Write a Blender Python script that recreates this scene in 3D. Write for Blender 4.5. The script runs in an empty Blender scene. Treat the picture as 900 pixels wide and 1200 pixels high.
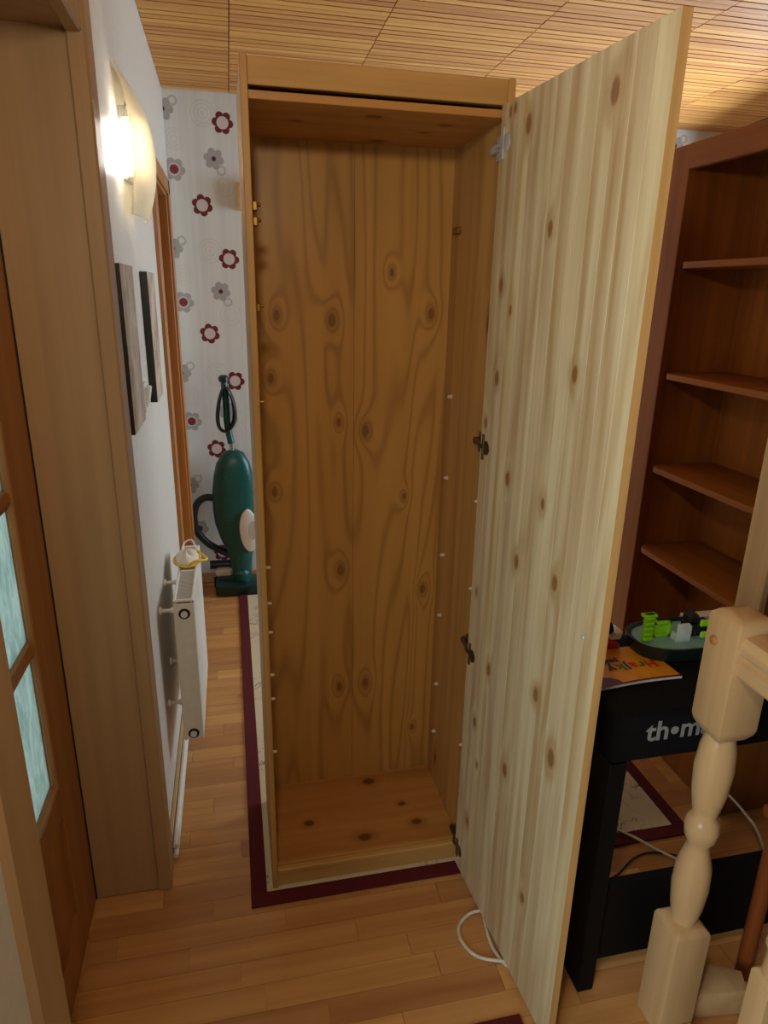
import bpy, bmesh, math, random
from mathutils import Vector, Matrix
random.seed(7)
scene = bpy.context.scene
COL = scene.collection

# ------------------------------------------------------------------ camera
FPX, PITCH, YAW, ROLL, CH = 789.47, .3149, .2236, .0197, 1.58
CAM = Vector((0, 0, CH))
fw = Vector((math.sin(YAW)*math.cos(PITCH), math.cos(YAW)*math.cos(PITCH), -math.sin(PITCH)))
_rt = Vector((math.cos(YAW), -math.sin(YAW), 0)); _up = _rt.cross(fw)
rt = _rt*math.cos(ROLL) + _up*math.sin(ROLL); up = -_rt*math.sin(ROLL) + _up*math.cos(ROLL)
cd = bpy.data.cameras.new('camera'); cam = bpy.data.objects.new('camera', cd); COL.objects.link(cam)
cd.sensor_fit = 'HORIZONTAL'; cd.sensor_width = 36; cd.lens = 36*FPX/900; cd.clip_start = .02
m3 = Matrix((rt, up, -fw)).transposed()
cam.matrix_world = Matrix.Translation(CAM) @ m3.to_4x4()
scene.camera = cam
def ray(u, v): return rt*((u-450)/FPX) - up*((v-600)/FPX) + fw
def atY(u, v, y): d = ray(u, v); return CAM + d*(y/d.y)
def atX(u, v, x): d = ray(u, v); return CAM + d*(x/d.x)
def atZ(u, v, z): d = ray(u, v); return CAM + d*((z-CH)/d.z)
def zrow(ax, ay, v):          # height on a vertical axis that falls on image row v
    lo, hi = -.6, 2.6
    for _ in range(40):
        m = (lo+hi)/2; d = Vector((ax, ay, m)) - CAM
        if 600 - FPX*d.dot(up)/d.dot(fw) > v: lo = m
        else: hi = m
    return (lo+hi)/2

# ------------------------------------------------------------------ light
def srgb(h):
    h = h.lstrip('#'); c = [int(h[i:i+2], 16)/255 for i in (0, 2, 4)]
    return tuple(x/12.92 if x <= .04045 else ((x+.055)/1.055)**2.4 for x in c) + (1,)
world = bpy.data.worlds.new('world'); scene.world = world; world.use_nodes = True
wb = world.node_tree.nodes['Background']; wb.inputs[0].default_value = (.90, .96, 1.0, 1); wb.inputs[1].default_value = .05
def light(name, kind, loc, energy, color, size=.1, target=None, sy=None):
    l = bpy.data.lights.new(name, kind); l.energy = energy; l.color = color
    if kind == 'AREA':
        l.shape = 'RECTANGLE'; l.size = size; l.size_y = sy or size
    else: l.shadow_soft_size = size
    o = bpy.data.objects.new(name, l); COL.objects.link(o); o.location = loc
    if target is not None:
        o.rotation_euler = (Vector(target)-Vector(loc)).to_track_quat('-Z', 'Y').to_euler()
    return o
light('near_pendant_lamp_light', 'POINT', (-.055, .08, 2.03), 16, (1.0, .83, .58), .05)  # warm lamp hanging near the camera, inferred from the light; no fixture modelled
light('added_cool_fill_light', 'AREA', (-.98, -.38, 1.05), 18, (.84, .95, 1.0), .9, (.6, 1.15, .9), 1.2)  # unseen area light added to brighten the open door's face, no window there
light('next_room_daylight', 'AREA', (-2.2, 1.2, 1.4), 42, (.80, .95, 1.0), 1.2, (-.4, 1.15, 1.1), 1.4)
light('far_window_daylight', 'AREA', (2.45, 2.85, 1.5), 33, (.72, .88, 1.0), .9, (-.2, 3.45, 1.25), 1.3)
vs = scene.view_settings
vs.view_transform = 'Standard'; vs.look = 'None'; vs.gamma = 1; vs.exposure = 0.45; vs.use_curve_mapping = False

# ------------------------------------------------------------------ materials
class NT:
    def __init__(s, name):
        s.m = bpy.data.materials.new(name); s.m.use_nodes = True
        s.t = s.m.node_tree; s.n = s.t.nodes; s.l = s.t.links; s.b = s.n['Principled BSDF']
    def node(s, t, **k):
        n = s.n.new(t)
        for a, v in k.items(): setattr(n, a, v)
        return n
    def put(s, sock, v):
        if hasattr(v, 'is_output') or isinstance(v, bpy.types.NodeSocket): s.l.new(v, sock)
        else: sock.default_value = v
    def math(s, op, a, b=None, c=None, clamp=False):
        n = s.node('ShaderNodeMath', operation=op); n.use_clamp = clamp
        s.put(n.inputs[0], a)
        if b is not None: s.put(n.inputs[1], b)
        if c is not None: s.put(n.inputs[2], c)
        return n.outputs[0]
    def vec(s, op, a, b=None):
        n = s.node('ShaderNodeVectorMath', operation=op); s.put(n.inputs[0], a)
        if b is not None: s.put(n.inputs[1], b)
        return n.outputs['Value'] if op in ('LENGTH', 'DOT_PRODUCT', 'DISTANCE') else n.outputs[0]
    def mix(s, f, a, b, blend='MIX'):
        n = s.node('ShaderNodeMix', data_type='RGBA', blend_type=blend)
        s.put(n.inputs[0], f); s.put(n.inputs[6], a); s.put(n.inputs[7], b); return n.outputs[2]
    def smooth(s, v, a, b, x=0., y=1.):
        n = s.node('ShaderNodeMapRange', interpolation_type='SMOOTHSTEP')
        s.put(n.inputs[0], v); n.inputs[1].default_value = a; n.inputs[2].default_value = b
        n.inputs[3].default_value = x; n.inputs[4].default_value = y; return n.outputs[0]
    def noise(s, v, sc, det=3, dist=0., rough=.55):
        n = s.node('ShaderNodeTexNoise'); s.put(n.inputs['Vector'], v); n.inputs['Scale'].default_value = sc
        n.inputs['Detail'].default_value = det; n.inputs['Distortion'].default_value = dist
        n.inputs['Roughness'].default_value = rough; return n.outputs[0]
    def bump(s, h, st=.2, d=.002):
        n = s.node('ShaderNodeBump'); n.inputs['Strength'].default_value = st; n.inputs['Distance'].default_value = d
        s.put(n.inputs['Height'], h); s.l.new(n.outputs[0], s.b.inputs['Normal'])
    def pos(s, mode='world'):
        if mode == 'world': return s.node('ShaderNodeNewGeometry').outputs['Position']
        return s.node('ShaderNodeTexCoord').outputs['Object']

def plain(name, col, rough=.5, metal=0., spec=.5, var=.06, nscale=40, emit=None, trans=0., bump=0.):
    t = NT(name); c = srgb(col); b = t.b
    n = t.noise(t.pos('object'), nscale, 3)
    dark = tuple(x*(1-var*2) for x in c[:3])+(1,); lite = tuple(min(1, x*(1+var)) for x in c[:3])+(1,)
    t.put(b.inputs['Base Color'], t.mix(t.smooth(n, .3, .7), dark, lite))
    b.inputs['Roughness'].default_value = rough; b.inputs['Metallic'].default_value = metal
    b.inputs['Specular IOR Level'].default_value = spec; b.inputs['Transmission Weight'].default_value = trans
    if emit: b.inputs['Emission Color'].default_value = srgb(emit[0]); b.inputs['Emission Strength'].default_value = emit[1]
    if bump: t.bump(n, bump)
    return t.m

def wood(name, light_, dark_, axis='Z', k=9., mode='world', rough=.45, var=.10, rnd=True, knots=None, auto=.0,
         plane='XZ', contrast=.55, knotcol='#5a3317', low=5., spec=.35, fibre=.35, hue=0., bs=26, ringw=.40, rp=1.6):
    t = NT(name); p = t.pos(mode)
    info = t.node('ShaderNodeObjectInfo').outputs['Random']
    q = p
    if rnd:
        cmb = t.node('ShaderNodeCombineXYZ')
        for i, f in enumerate((11.3, 23.7, 17.1)): t.put(cmb.inputs[i], t.math('MULTIPLY', info, f))
        q = t.vec('ADD', p, cmb.outputs[0])
    s = {'X': (.10, 1, 1), 'Y': (1, .10, 1), 'Z': (1, 1, .10)}[axis]
    s2 = {'X': (.02, 1, 1), 'Y': (1, .02, 1), 'Z': (1, 1, .02)}[axis]
    g = t.vec('MULTIPLY', q, s); g2 = t.vec('MULTIPLY', q, s2)
    n1 = t.noise(g, low, 2, .3)
    kd = None
    if knots:
        for (a, b, r) in knots:
            c3, sc = {'XZ': ((a, 0, b), (1/r, 0, .55/r)), 'XY': ((a, b, 0), (.7/r, 1/r, 0)), 'YZ': ((0, a, b), (0, 1/r, .55/r))}[plane]
            d = t.vec('LENGTH', t.vec('MULTIPLY', t.vec('SUBTRACT', p, c3), sc))
            kd = d if kd is None else t.math('MINIMUM', kd, d)
    if auto:
        sa = {'X': (.38, 1, 1), 'Y': (1, .38, 1), 'Z': (1, 1, .38)}[axis]
        v = t.node('ShaderNodeTexVoronoi'); v.inputs['Scale'].default_value = auto
        t.put(v.inputs['Vector'], t.vec('MULTIPLY', q, sa))
        d = t.math('DIVIDE', v.outputs['Distance'], .011*auto)
        kd = d if kd is None else t.math('MINIMUM', kd, d)
    x = n1
    if kd is not None: x = t.math('ADD', n1, t.math('MULTIPLY', t.math('EXPONENT', t.math('MULTIPLY', kd, -.7)), .22))
    ring = t.math('MULTIPLY_ADD', t.math('SINE', t.math('MULTIPLY', x, 6.283*k)), .5, .5)
    ring = t.math('POWER', ring, rp)
    fib = t.noise(g2, 190, 3, 0)
    broad = t.noise(g2, bs, 2, 0)
    f = t.math('ADD', t.math('MULTIPLY', ring, ringw*contrast), t.math('MULTIPLY', t.smooth(broad, .3, .75), (1.15-ringw)*contrast))
    f = t.math('ADD', f, t.math('MULTIPLY', t.math('SUBTRACT', fib, .45), fibre), clamp=True)
    c = t.mix(f, srgb(light_), srgb(dark_))
    if kd is not None:
        halo = t.smooth(kd, .9, 2.6, .45, 0.); core = t.smooth(kd, .55, 1.1, 1., 0.)
        c = t.mix(halo, c, srgb(dark_)); c = t.mix(t.math('MULTIPLY', core, .85), c, srgb(knotcol))
    hs = t.node('ShaderNodeHueSaturation'); t.put(hs.inputs['Color'], c)
    t.put(hs.inputs['Value'], t.math('MULTIPLY_ADD', info, 2*var, 1-var))
    t.put(hs.inputs['Hue'], t.math('MULTIPLY_ADD', info, hue, .5-hue/2))
    t.put(t.b.inputs['Base Color'], hs.outputs[0])
    t.b.inputs['Roughness'].default_value = rough; t.b.inputs['Specular IOR Level'].default_value = spec
    t.bump(fib, .08, .001)
    return t.m

# ------------------------------------------------------------------ mesh helpers
BASE = {}
class MB:
    def __init__(s): s.bm = bmesh.new()
    def _m(s, vs, M):
        if M is not None: bmesh.ops.transform(s.bm, matrix=M, verts=vs)
    def box(s, x0, x1, y0, y1, z0, z1, bev=0., seg=1, M=None):
        vs = [s.bm.verts.new((x, y, z)) for z in (z0, z1) for y in (y0, y1) for x in (x0, x1)]
        fs = [s.bm.faces.new([vs[i] for i in f]) for f in ((0,2,3,1), (4,5,7,6), (0,1,5,4), (2,6,7,3), (0,4,6,2), (1,3,7,5))]
        if bev:
            es = {e for f in fs for e in f.edges}
            r = bmesh.ops.bevel(s.bm, geom=list(es), offset=bev, segments=seg, affect='EDGES', profile=.5)
            vs = list({v for f in r['faces'] for v in f.verts} | {v for v in vs if v.is_valid})
        s._m(vs, M); return s
    def prism(s, pts, axis, a, b, bev=0., M=None):
        f3 = {'X': lambda p, t: (t, p[0], p[1]), 'Y': lambda p, t: (p[0], t, p[1]), 'Z': lambda p, t: (p[0], p[1], t)}[axis]
        A = [s.bm.verts.new(f3(p, a)) for p in pts]; B = [s.bm.verts.new(f3(p, b)) for p in pts]
        n = len(pts); fs = [s.bm.faces.new(A), s.bm.faces.new(B[::-1])]
        for i in range(n): fs.append(s.bm.faces.new((A[i], B[i], B[(i+1) % n], A[(i+1) % n])))
        bmesh.ops.recalc_face_normals(s.bm, faces=fs)
        vs = A+B
        if bev:
            es = set(fs[0].edges) | set(fs[1].edges)
            r = bmesh.ops.bevel(s.bm, geom=list(es), offset=bev, segments=2, affect='EDGES', profile=.5)
            vs = list({v for f in r['faces'] for v in f.verts} | {v for v in vs if v.is_valid})
        s._m(vs, M); return s
    def rings(s, rings, cap=True, closed=True):
        R = [[s.bm.verts.new(p) for p in r] for r in rings]; n = len(R[0]); fs = []
        for a, b in zip(R, R[1:]):
            for i in range(n if closed else n-1): fs.append(s.bm.faces.new((a[i], a[(i+1) % n], b[(i+1) % n], b[i])))
        if cap: fs += [s.bm.faces.new(R[0][::-1]), s.bm.faces.new(R[-1])]
        bmesh.ops.recalc_face_normals(s.bm, faces=fs)
        return s
    def lathe(s, prof, c, axis='Z', n=24, M=None):
        o = []
        for r, h in prof:
            ring = []
            for i in range(n):
                a = 2*math.pi*i/n; x, y = max(r, 1e-4)*math.cos(a), max(r, 1e-4)*math.sin(a)
                p = {'Z': (x, y, h), 'X': (h, x, y), 'Y': (x, h, y)}[axis]
                p = Vector(p)+Vector(c); ring.append(M @ p if M is not None else p)
            o.append(ring)
        return s.rings(o)
    def tube(s, pts, r, n=8, cap=True):
        pts = [Vector(p) for p in pts]; o = []; N = len(pts)
        prev = None
        for i, p in enumerate(pts):
            d = (pts[min(i+1, N-1)]-pts[max(i-1, 0)]).normalized()
            if prev is None:
                u = d.orthogonal().normalized()
            else:
                u = (prev - d*prev.dot(d)).normalized()
            prev = u; w = d.cross(u)
            rr = r[i] if isinstance(r, (list, tuple)) else r
            o.append([p+(u*math.cos(2*math.pi*k/n)+w*math.sin(2*math.pi*k/n))*rr for k in range(n)])
        return s.rings(o, cap)
    def build(s, name, mat, parent=None, ang=.6, local=False):
        me = bpy.data.meshes.new(name)
        if parent is not None and not local:
            b = BASE[parent.name]; bmesh.ops.translate(s.bm, vec=-b, verts=s.bm.verts)
        s.bm.normal_update(); s.bm.to_mesh(me); s.bm.free()
        me.shade_smooth(); me.set_sharp_from_angle(angle=ang)
        if mat: me.materials.append(mat)
        o = bpy.data.objects.new(name, me); COL.objects.link(o)
        if parent is not None: o.parent = parent; BASE[o.name] = BASE[parent.name]
        else: BASE[o.name] = Vector((0, 0, 0))
        return o
def curve(pts, n=8):
    P = [Vector(p) for p in pts]; out = []
    for i in range(len(P)-1):
        a, b, c, d = P[max(i-1, 0)], P[i], P[i+1], P[min(i+2, len(P)-1)]
        for k in range(n):
            t = k/n
            out.append(.5*((2*b)+(c-a)*t+(2*a-5*b+4*c-d)*t*t+(3*b-a-3*c+d)*t**3))
    return out+[P[-1]]
def tag(o, label, cat, group=None):
    o['label'] = label; o['category'] = cat
    if group: o['group'] = group
    return o
def struct(o): o['kind'] = 'structure'; return o
def thing(name, loc, label, cat, group=None):
    o = bpy.data.objects.new(name, None); COL.objects.link(o); o.location = loc; o.empty_display_size = .05
    BASE[o.name] = Vector(loc); return tag(o, label, cat, group)
def linkpiece(name, me, loc, parent, rx=0., ry=0., rz=0.):
    o = bpy.data.objects.new(name, me); COL.objects.link(o); o.parent = parent
    o.location = Vector(loc)-BASE[parent.name]; o.rotation_euler = (rx, ry, rz); return o
def boxmesh(name, sx, sy, sz, mat):
    b = MB().box(-sx/2, sx/2, -sy/2, sy/2, -sz/2, sz/2); me = bpy.data.meshes.new(name)
    b.bm.to_mesh(me); b.bm.free(); me.materials.append(mat); return me
def textmesh(txt, size, depth=.0004, bold=0.):
    cu = bpy.data.curves.new('text', 'FONT'); cu.body = txt; cu.size = size; cu.extrude = depth; cu.offset = bold
    cu.align_x = 'LEFT'; cu.resolution_u = 3
    o = bpy.data.objects.new('text', cu); COL.objects.link(o)
    dg = bpy.context.evaluated_depsgraph_get(); me = bpy.data.meshes.new_from_object(o.evaluated_get(dg))
    bpy.data.objects.remove(o); bpy.data.curves.remove(cu); return me

# ------------------------------------------------------------------ dimensions
XW, YW = -.247, 3.64                       # left wall, back wall
def zceil(y): return 2.443 + .027*(3.64-y)
WX0, WX1, WYF, WYB, WH = .042, .592, 1.472, 1.81, 1.996

# door knots, in door coordinates (distance from the hinge edge, height)
KN = [(.395,1.879,0.0136),(.12,1.888,0.0124),(.04,1.925,0.0062),(.06,1.928,0.0062),(.235,1.696,0.0099),(.365,1.449,0.0105),(.06,1.406,0.0105),
      (.145,1.20,0.0105),(.30,1.19,0.0081),(.215,1.034,0.0112),(.372,1.051,0.0112),(.125,.716,0.0112),(.345,.785,0.0112),(.425,.687,0.0149),(.245,.518,0.0124),
      (.07,.53,0.0087),(.065,.211,0.0087),(.10,.42,0.0056),(.375,.267,0.0093),(.03,.88,0.0056),(.05,1.60,0.0093),(.10,1.55,0.0074),(.02,1.30,0.0074)]
M = {}
M['door_pine'] = wood('door pine', '#dfd2ac', '#a98650', 'Z', 7, 'object', .38, .07, True, KN, 0, 'XZ', .66, '#8a5c32', hue=.012, spec=.5, bs=34)
M['door_edge'] = wood('door edge pine', '#cfa468', '#a87840', 'Z', 6, 'object', .5, .02, False)
M['side_pine'] = wood('carcass pine', '#c79a5a', '#96632c', 'Z', 7, 'world', .45, .03, True, None, 5.5, contrast=.5)
M['rail_pine'] = wood('rail pine', '#c99c5c', '#a3722f', 'X', 6, 'world', .45, .03, True, None, 0, contrast=.45)
BK = [(.262,1.509,0.0120),(.53,1.528,0.0105),(.354,1.215,0.0120),(.284,.803,0.0128),(.537,.722,0.0105),(.362,.414,0.0112),(.10,1.05,0.0090),(.12,1.52,0.0097),
      (.10,1.36,0.0097),(.28,1.24,0.0075),(.47,1.02,0.0067),(.28,.41,0.0097),(.52,.23,0.0067),(.42,1.63,0.0075)]
M['back_sheet'] = wood('back sheet print', '#c4924a', '#90632c', 'Z', 17, 'world', .38, .01, False, BK, 0, 'XZ', .60, '#7d5220', low=3.8, fibre=.12, ringw=.80, bs=20, rp=4.)
FK = [(.369,1.769,.016),(.159,1.626,.013),(.313,1.541,.016),(.476,1.57,.013),(.45,1.65,.010)]
M['bottom_pine'] = wood('bottom board pine', '#c58d4c', '#96602a', 'X', 6, 'world', .42, .02, False, FK, 0, 'XY', .5)
M['book_pine'] = wood('bookcase pine', '#a05e24', '#6c3b12', 'Z', 6, 'world', .45, .05, True, None, 5., contrast=.5, knotcol='#4c2410')
M['book_shelf'] = wood('bookcase shelf pine', '#a05e24', '#6c3b12', 'Y', 6, 'world', .45, .05, True, None, 4., contrast=.5, knotcol='#4c2410')
M['slat'] = wood('ceiling slat pine', '#dfa25c', '#a96a2d', 'X', 5, 'world', .5, .13, True, None, 3.2, contrast=.5, spec=.25, knotcol='#54300f', hue=.015)
M['slat_back'] = wood('ceiling backing', '#3d2410', '#26150a', 'X', 5, 'world', .7, .02, False)
M['plank'] = wood('floor plank', '#d09a5f', '#a66e3a', 'X', 6, 'world', .30, .14, True, None, 0, contrast=.6, hue=.012, spec=.5)
M['leaf'] = wood('door leaf veneer', '#b07640', '#8a5426', 'Z', 4, 'world', .42, .03, True, None, 0, contrast=.45, fibre=.2)
M['beech'] = wood('door beech veneer', '#b8946b', '#93704a', 'Z', 4, 'world', .42, .03, True, None, 0, contrast=.45, fibre=.2)
M['far_oak'] = wood('far door oak', '#b5793f', '#8a5526', 'Z', 4, 'world', .45, .03, True)
M['newel'] = wood('balustrade pine', '#cdab7b', '#a98052', 'Z', 4, 'world', .25, .03, True, None, 0, contrast=.4, fibre=.15, spec=.5)
M['rail'] = wood('handrail pine', '#cdab7b', '#a98052', 'Y', 4, 'world', .25, .03, True, None, 0, contrast=.4, fibre=.15, spec=.5)
M['stool'] = wood('red brown stool wood', '#8d4a20', '#5f2c10', 'Z', 5, 'world', .4, .03)
M['skirting'] = wood('skirting wood', '#cda777', '#a87c4c', 'Y', 5, 'world', .45, .03)
M['chrome'] = plain('chrome', '#c9c9c9', .18, 1., var=.02)
M['bright'] = plain('bright screw', '#c8ccd0', .25, .3)
M['steel'] = plain('hinge steel', '#77736c', .35, 1., var=.05)
M['brass'] = plain('brass pin', '#8a6a35', .4, .8)
M['clear'] = plain('pale plastic pin', '#d8d2bc', .35)
M['white'] = plain('white enamel', '#e9e6de', .32, var=.02)
M['white_plastic'] = plain('white plastic', '#e4e3dd', .35, var=.02)
M['grille'] = plain('radiator grille', '#c6c2b8', .45, var=.03)
M['black'] = plain('black gap', '#0c0b0a', .7)
M['black_fabric'] = plain('black cover fabric', '#0e0e10', .9, spec=.15, var=.15, nscale=60, bump=.05)
M['black_board'] = plain('black stand board', '#0a0909', .7, spec=.2, var=.1)
M['logo'] = plain('grey print', '#8f9090', .6)
M['teal'] = plain('dark green plastic', '#0f5350', .32, var=.08)
M['dkteal'] = plain('darker green plastic', '#0b3030', .35, var=.08)
M['cable_black'] = plain('black cable', '#11191a', .35)
M['cable_white'] = plain('white cable', '#ddd7c8', .45)
M['cable_dark'] = plain('dark cable', '#2a211c', .5)
M['hose'] = plain('dark hose', '#0e2327', .35)
M['maroon'] = plain('maroon rug border', '#5c0d14', .95, var=.2, nscale=260, bump=.4)
M['green_toy'] = plain('lime plastic', '#8fd41c', .35)
M['grey_toy'] = plain('pale grey plastic', '#c4cbc0', .4)
M['tray_out'] = plain('dark tray', '#0f1d18', .4)
M['tray_in'] = plain('tray blue lining', '#7fb0b0', .4)
M['red_toy'] = plain('red plastic', '#c4201a', .35)
M['paper'] = plain('paper edge', '#d9d4d6', .7)
M['yellow'] = plain('yellow strap', '#e8c32a', .55)
M['cream_cloth'] = plain('cream cloth', '#ded7c4', .85)
M['purple'] = plain('purple print', '#43225a', .5)
M['navy'] = plain('navy print', '#22336a', .5)
M['pgreen'] = plain('green print', '#4f7a44', .5)
M['pred'] = plain('red print', '#cf3b25', .5)
M['maroon_print'] = plain('plum print', '#571b3a', .5)
M['cover_grey'] = plain('pale cover picture', '#b9b3b8', .5, var=.2, nscale=60)
M['cover_orange'] = plain('orange cover', '#e59a1f', .35, var=.06)
M['frame_black'] = plain('black picture edge', '#0d0b0a', .5)

def wallmat():
    t = NT('white wall paint'); n = t.noise(t.pos(), 60, 4)
    t.put(t.b.inputs['Base Color'], t.mix(t.smooth(n, .3, .7), srgb('#d6d0c6'), srgb('#dcd7ce')))
    t.b.inputs['Roughness'].default_value = .42; t.bump(n, .05, .001); return t.m
M['wall'] = wallmat()

def wallpaper():
    t = NT('flower wallpaper'); p = t.pos()
    sp = t.node('ShaderNodeSeparateXYZ'); t.put(sp.inputs[0], p); X, Z = sp.outputs[0], sp.outputs[2]
    PX, PZ = .53, .597
    k = YW/3.527
    def wrap(v, c, per):   # signed distance to the nearest repeat of c
        d = t.math('SUBTRACT', v, c-per/2)
        d = t.math('SUBTRACT', d, t.math('MULTIPLY', t.math('FLOOR', t.math('DIVIDE', d, per)), per))
        return t.math('SUBTRACT', d, per/2)
    n = t.noise(p, 5, 3); st = t.noise(t.vec('MULTIPLY', p, (1, 1, .01)), 22, 2)
    c = t.mix(t.smooth(st, .35, .65), srgb('#dcdcda'), srgb('#d2d4d2'))
    c = t.mix(t.math('MULTIPLY', t.smooth(n, .5, .7), .3), c, srgb('#cfcdcf'))
    def at(x, z): return wrap(X, x*k, PX), wrap(Z, 1.58+(z-1.58)*k, PZ)
    def rad(dx, dz): return t.math('SQRT', t.math('ADD', t.math('MULTIPLY', dx, dx), t.math('MULTIPLY', dz, dz)))
    def flower(c, x, z, R, outer, inner, fi, dot=None, fd=.2, ph=0.):
        dx, dz = at(x, z); r = rad(dx, dz)
        a = t.math('ARCTAN2', dz, dx)
        w = t.math('ABSOLUTE', t.math('COSINE', t.math('MULTIPLY_ADD', a, 3.0, ph)))
        rr = t.math('DIVIDE', r, t.math('MULTIPLY_ADD', t.math('POWER', w, .7), .30, .70))
        c = t.mix(t.smooth(rr, R*.96, R*1.02, 1, 0), c, srgb(outer))
        c = t.mix(t.smooth(r, R*fi*.95, R*fi*1.03, 1, 0), c, srgb(inner))
        if dot: c = t.mix(t.smooth(r, R*fd*.93, R*fd*1.05, 1, 0), c, srgb(dot))
        return c
    def ring(c, x, z, R, w, col, f):
        dx, dz = at(x, z); d = t.math('ABSOLUTE', t.math('SUBTRACT', rad(dx, dz), R))
        return t.mix(t.math('MULTIPLY', t.smooth(d, w*.6, w, 1, 0), f), c, srgb(col))
    for R in (.055, .04, .022, .006): c = ring(c, -.07, 2.33, R, .0035, '#b4b2ae', .28)
    for R in (.05, .03): c = ring(c, .01, 2.04, R, .003, '#b9b7b4', .25)
    for R in (.045, .03, .015): c = ring(c, -.20, 2.22, R, .003, '#b9b7b4', .25)
    c = ring(c, -.198, 2.372, .018, .006, '#b7b5b3', .9); c = ring(c, .0, 2.10, .018, .006, '#b7b5b3', .9)
    c = flower(c, .016, 2.297, .050, '#6a0f1a', '#d0c4c2', .55, None, 0, .3)
    c = flower(c, -.094, 1.950, .050, '#6a0f1a', '#d0c4c2', .55, None, 0, 1.)
    c = flower(c, -.209, 2.096, .052, '#a8a4a4', '#c9c0bf', .55, '#7d2a33', .40, .4)
    c = flower(c, -.031, 2.148, .048, '#a5a3a3', '#a5a3a3', .3, '#521a22', .22, .7)
    c = flower(c, -.242, 2.337, .050, '#a5a3a3', '#a5a3a3', .3, '#521a22', .22, .1)
    t.put(t.b.inputs['Base Color'], c); t.b.inputs['Roughness'].default_value = .6
    t.bump(t.noise(p, 220, 2), .06, .001); return t.m
M['wallpaper'] = wallpaper()

def rugfield():
    t = NT('cream rug field'); p = t.pos()
    n = t.noise(p, 9, 4, 1.5); f = t.noise(p, 420, 2)
    c = t.mix(t.smooth(f, .3, .7), srgb('#c9b795'), srgb('#ddcfb0'))
    lines = t.smooth(t.math('ABSOLUTE', t.math('SUBTRACT', n, .5)), .0, .02, 1, 0)
    patch = t.smooth(t.noise(p, 3.1, 2), .5, .6)
    c = t.mix(t.math('MULTIPLY', lines, patch), c, srgb('#5b4a3c'))
    t.put(t.b.inputs['Base Color'], c); t.b.inputs['Roughness'].default_value = .95; t.bump(f, .5, .003); return t.m
M['rug'] = rugfield()

def frosted():
    t = NT('frosted door glass'); p = t.pos()
    n = t.noise(t.vec('MULTIPLY', p, (1, 1, .35)), 45, 4, 1.2)
    c = t.mix(t.smooth(n, .3, .7), srgb('#a9bcb8'), srgb('#cfdad6'))
    t.put(t.b.inputs['Base Color'], c); t.b.inputs['Roughness'].default_value = .3
    t.bump(n, .4, .004)
    tr = t.node('ShaderNodeBsdfTranslucent'); t.put(tr.inputs[0], c)
    mx = t.node('ShaderNodeMixShader'); mx.inputs[0].default_value = .75
    out = t.n['Material Output']; t.l.new(t.b.outputs[0], mx.inputs[1]); t.l.new(tr.outputs[0], mx.inputs[2]); t.l.new(mx.outputs[0], out.inputs[0])
    return t.m
M['frosted'] = frosted()
def shade():
    t = NT('frosted lamp glass'); n = t.noise(t.pos(), 120, 3)
    t.put(t.b.inputs['Base Color'], t.mix(n, srgb('#efe8cf'), srgb('#f7f2e2')))
    t.b.inputs['Roughness'].default_value = .35; t.b.inputs['Transmission Weight'].default_value = .25
    t.b.inputs['IOR'].default_value = 1.2
    tr = t.node('ShaderNodeBsdfTranslucent'); tr.inputs[0].default_value = srgb('#fff3d8')
    mx = t.node('ShaderNodeMixShader'); mx.inputs[0].default_value = .22
    out = t.n['Material Output']; t.l.new(t.b.outputs[0], mx.inputs[1]); t.l.new(tr.outputs[0], mx.inputs[2]); t.l.new(mx.outputs[0], out.inputs[0])
    return t.m
M['shade'] = shade()
def picture(name, seed):
    t = NT(name); p = t.pos(); q = t.vec('ADD', p, (seed, seed*2, 0))
    n = t.noise(q, 7, 4, .8); v = t.noise(t.vec('MULTIPLY', q, (1, 3, 1)), 11, 3)
    c = t.mix(t.smooth(n, .35, .65), srgb('#a88d74'), srgb('#cdb9a0')); c = t.mix(t.smooth(v, .55, .62, 0, .7), c, srgb('#7a6450'))
    t.put(t.b.inputs['Base Color'], c); t.b.inputs['Roughness'].default_value = .4; return t.m

# ------------------------------------------------------------------ the room
# floor: slab with laid laminate strips
FX0, FX1, FY0, FY1 = -.47, 3.0, -.9, YW
floor = struct(MB().box(FX0, FX1, FY0, FY1, -.06, -.004).build('floor', M['plank']))
PW = .066
fullp = boxmesh('plank', .4185, PW-.0008, .004, M['plank'])
cache = {}
row = 0; y = .42
while y + PW <= YW - .005:
    off = [0, .28, .13, .36, .21, .07][row % 6] + random.uniform(-.02, .02)
    x = -.466 - .42 + off
    xmax = 1.62 if y < 1.6 else (1.40 if y < 1.9 else .62 if y > 1.9 else 1.4)
    while x < xmax:
        a, b = max(x, -.424 if (.66 < y and y+PW < 1.56) else XW+.012), min(x+.42, xmax)
        if b-a > .03:
            L = round(b-a, 3)
            if abs(L-.42) < .002: me = fullp
            else:
                me = cache.get(L) or boxmesh('plank', L-.0015, PW-.0008, .004, M['plank']); cache[L] = me
            linkpiece('plank', me, ((a+b)/2, y+PW/2, -.002), floor)
        x += .42
    y += PW; row += 1

# back wall, left wall with two doorways
bw = struct(MB().box(XW-.18, 3.0, YW, YW+.12, -.06, 2.62).build('wall_back', M['wallpaper']))
D1A, D1B, D1T = .655, 1.565, 2.055           # doorway with glazed door
D2A, D2B, D2T = 2.80, 3.42, 1.99            # far doorway
wl = MB()
for (a, b, z0, z1) in ((.40, D1A, -.06, 2.68), (D1A, D1B, D1T, 2.68), (D1B, D2A, -.06, 2.68), (D2A, D2B, D2T, 2.68), (D2B, YW, -.06, 2.62)):
    wl.box(XW-.18, XW, a, b, z0, z1)
struct(MB().box(2.9, 3.0, .6, YW, -.06, 2.62).build('wall_right', M['wall']))
wall_left = struct(wl.build('wall_left', M['wall']))

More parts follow.
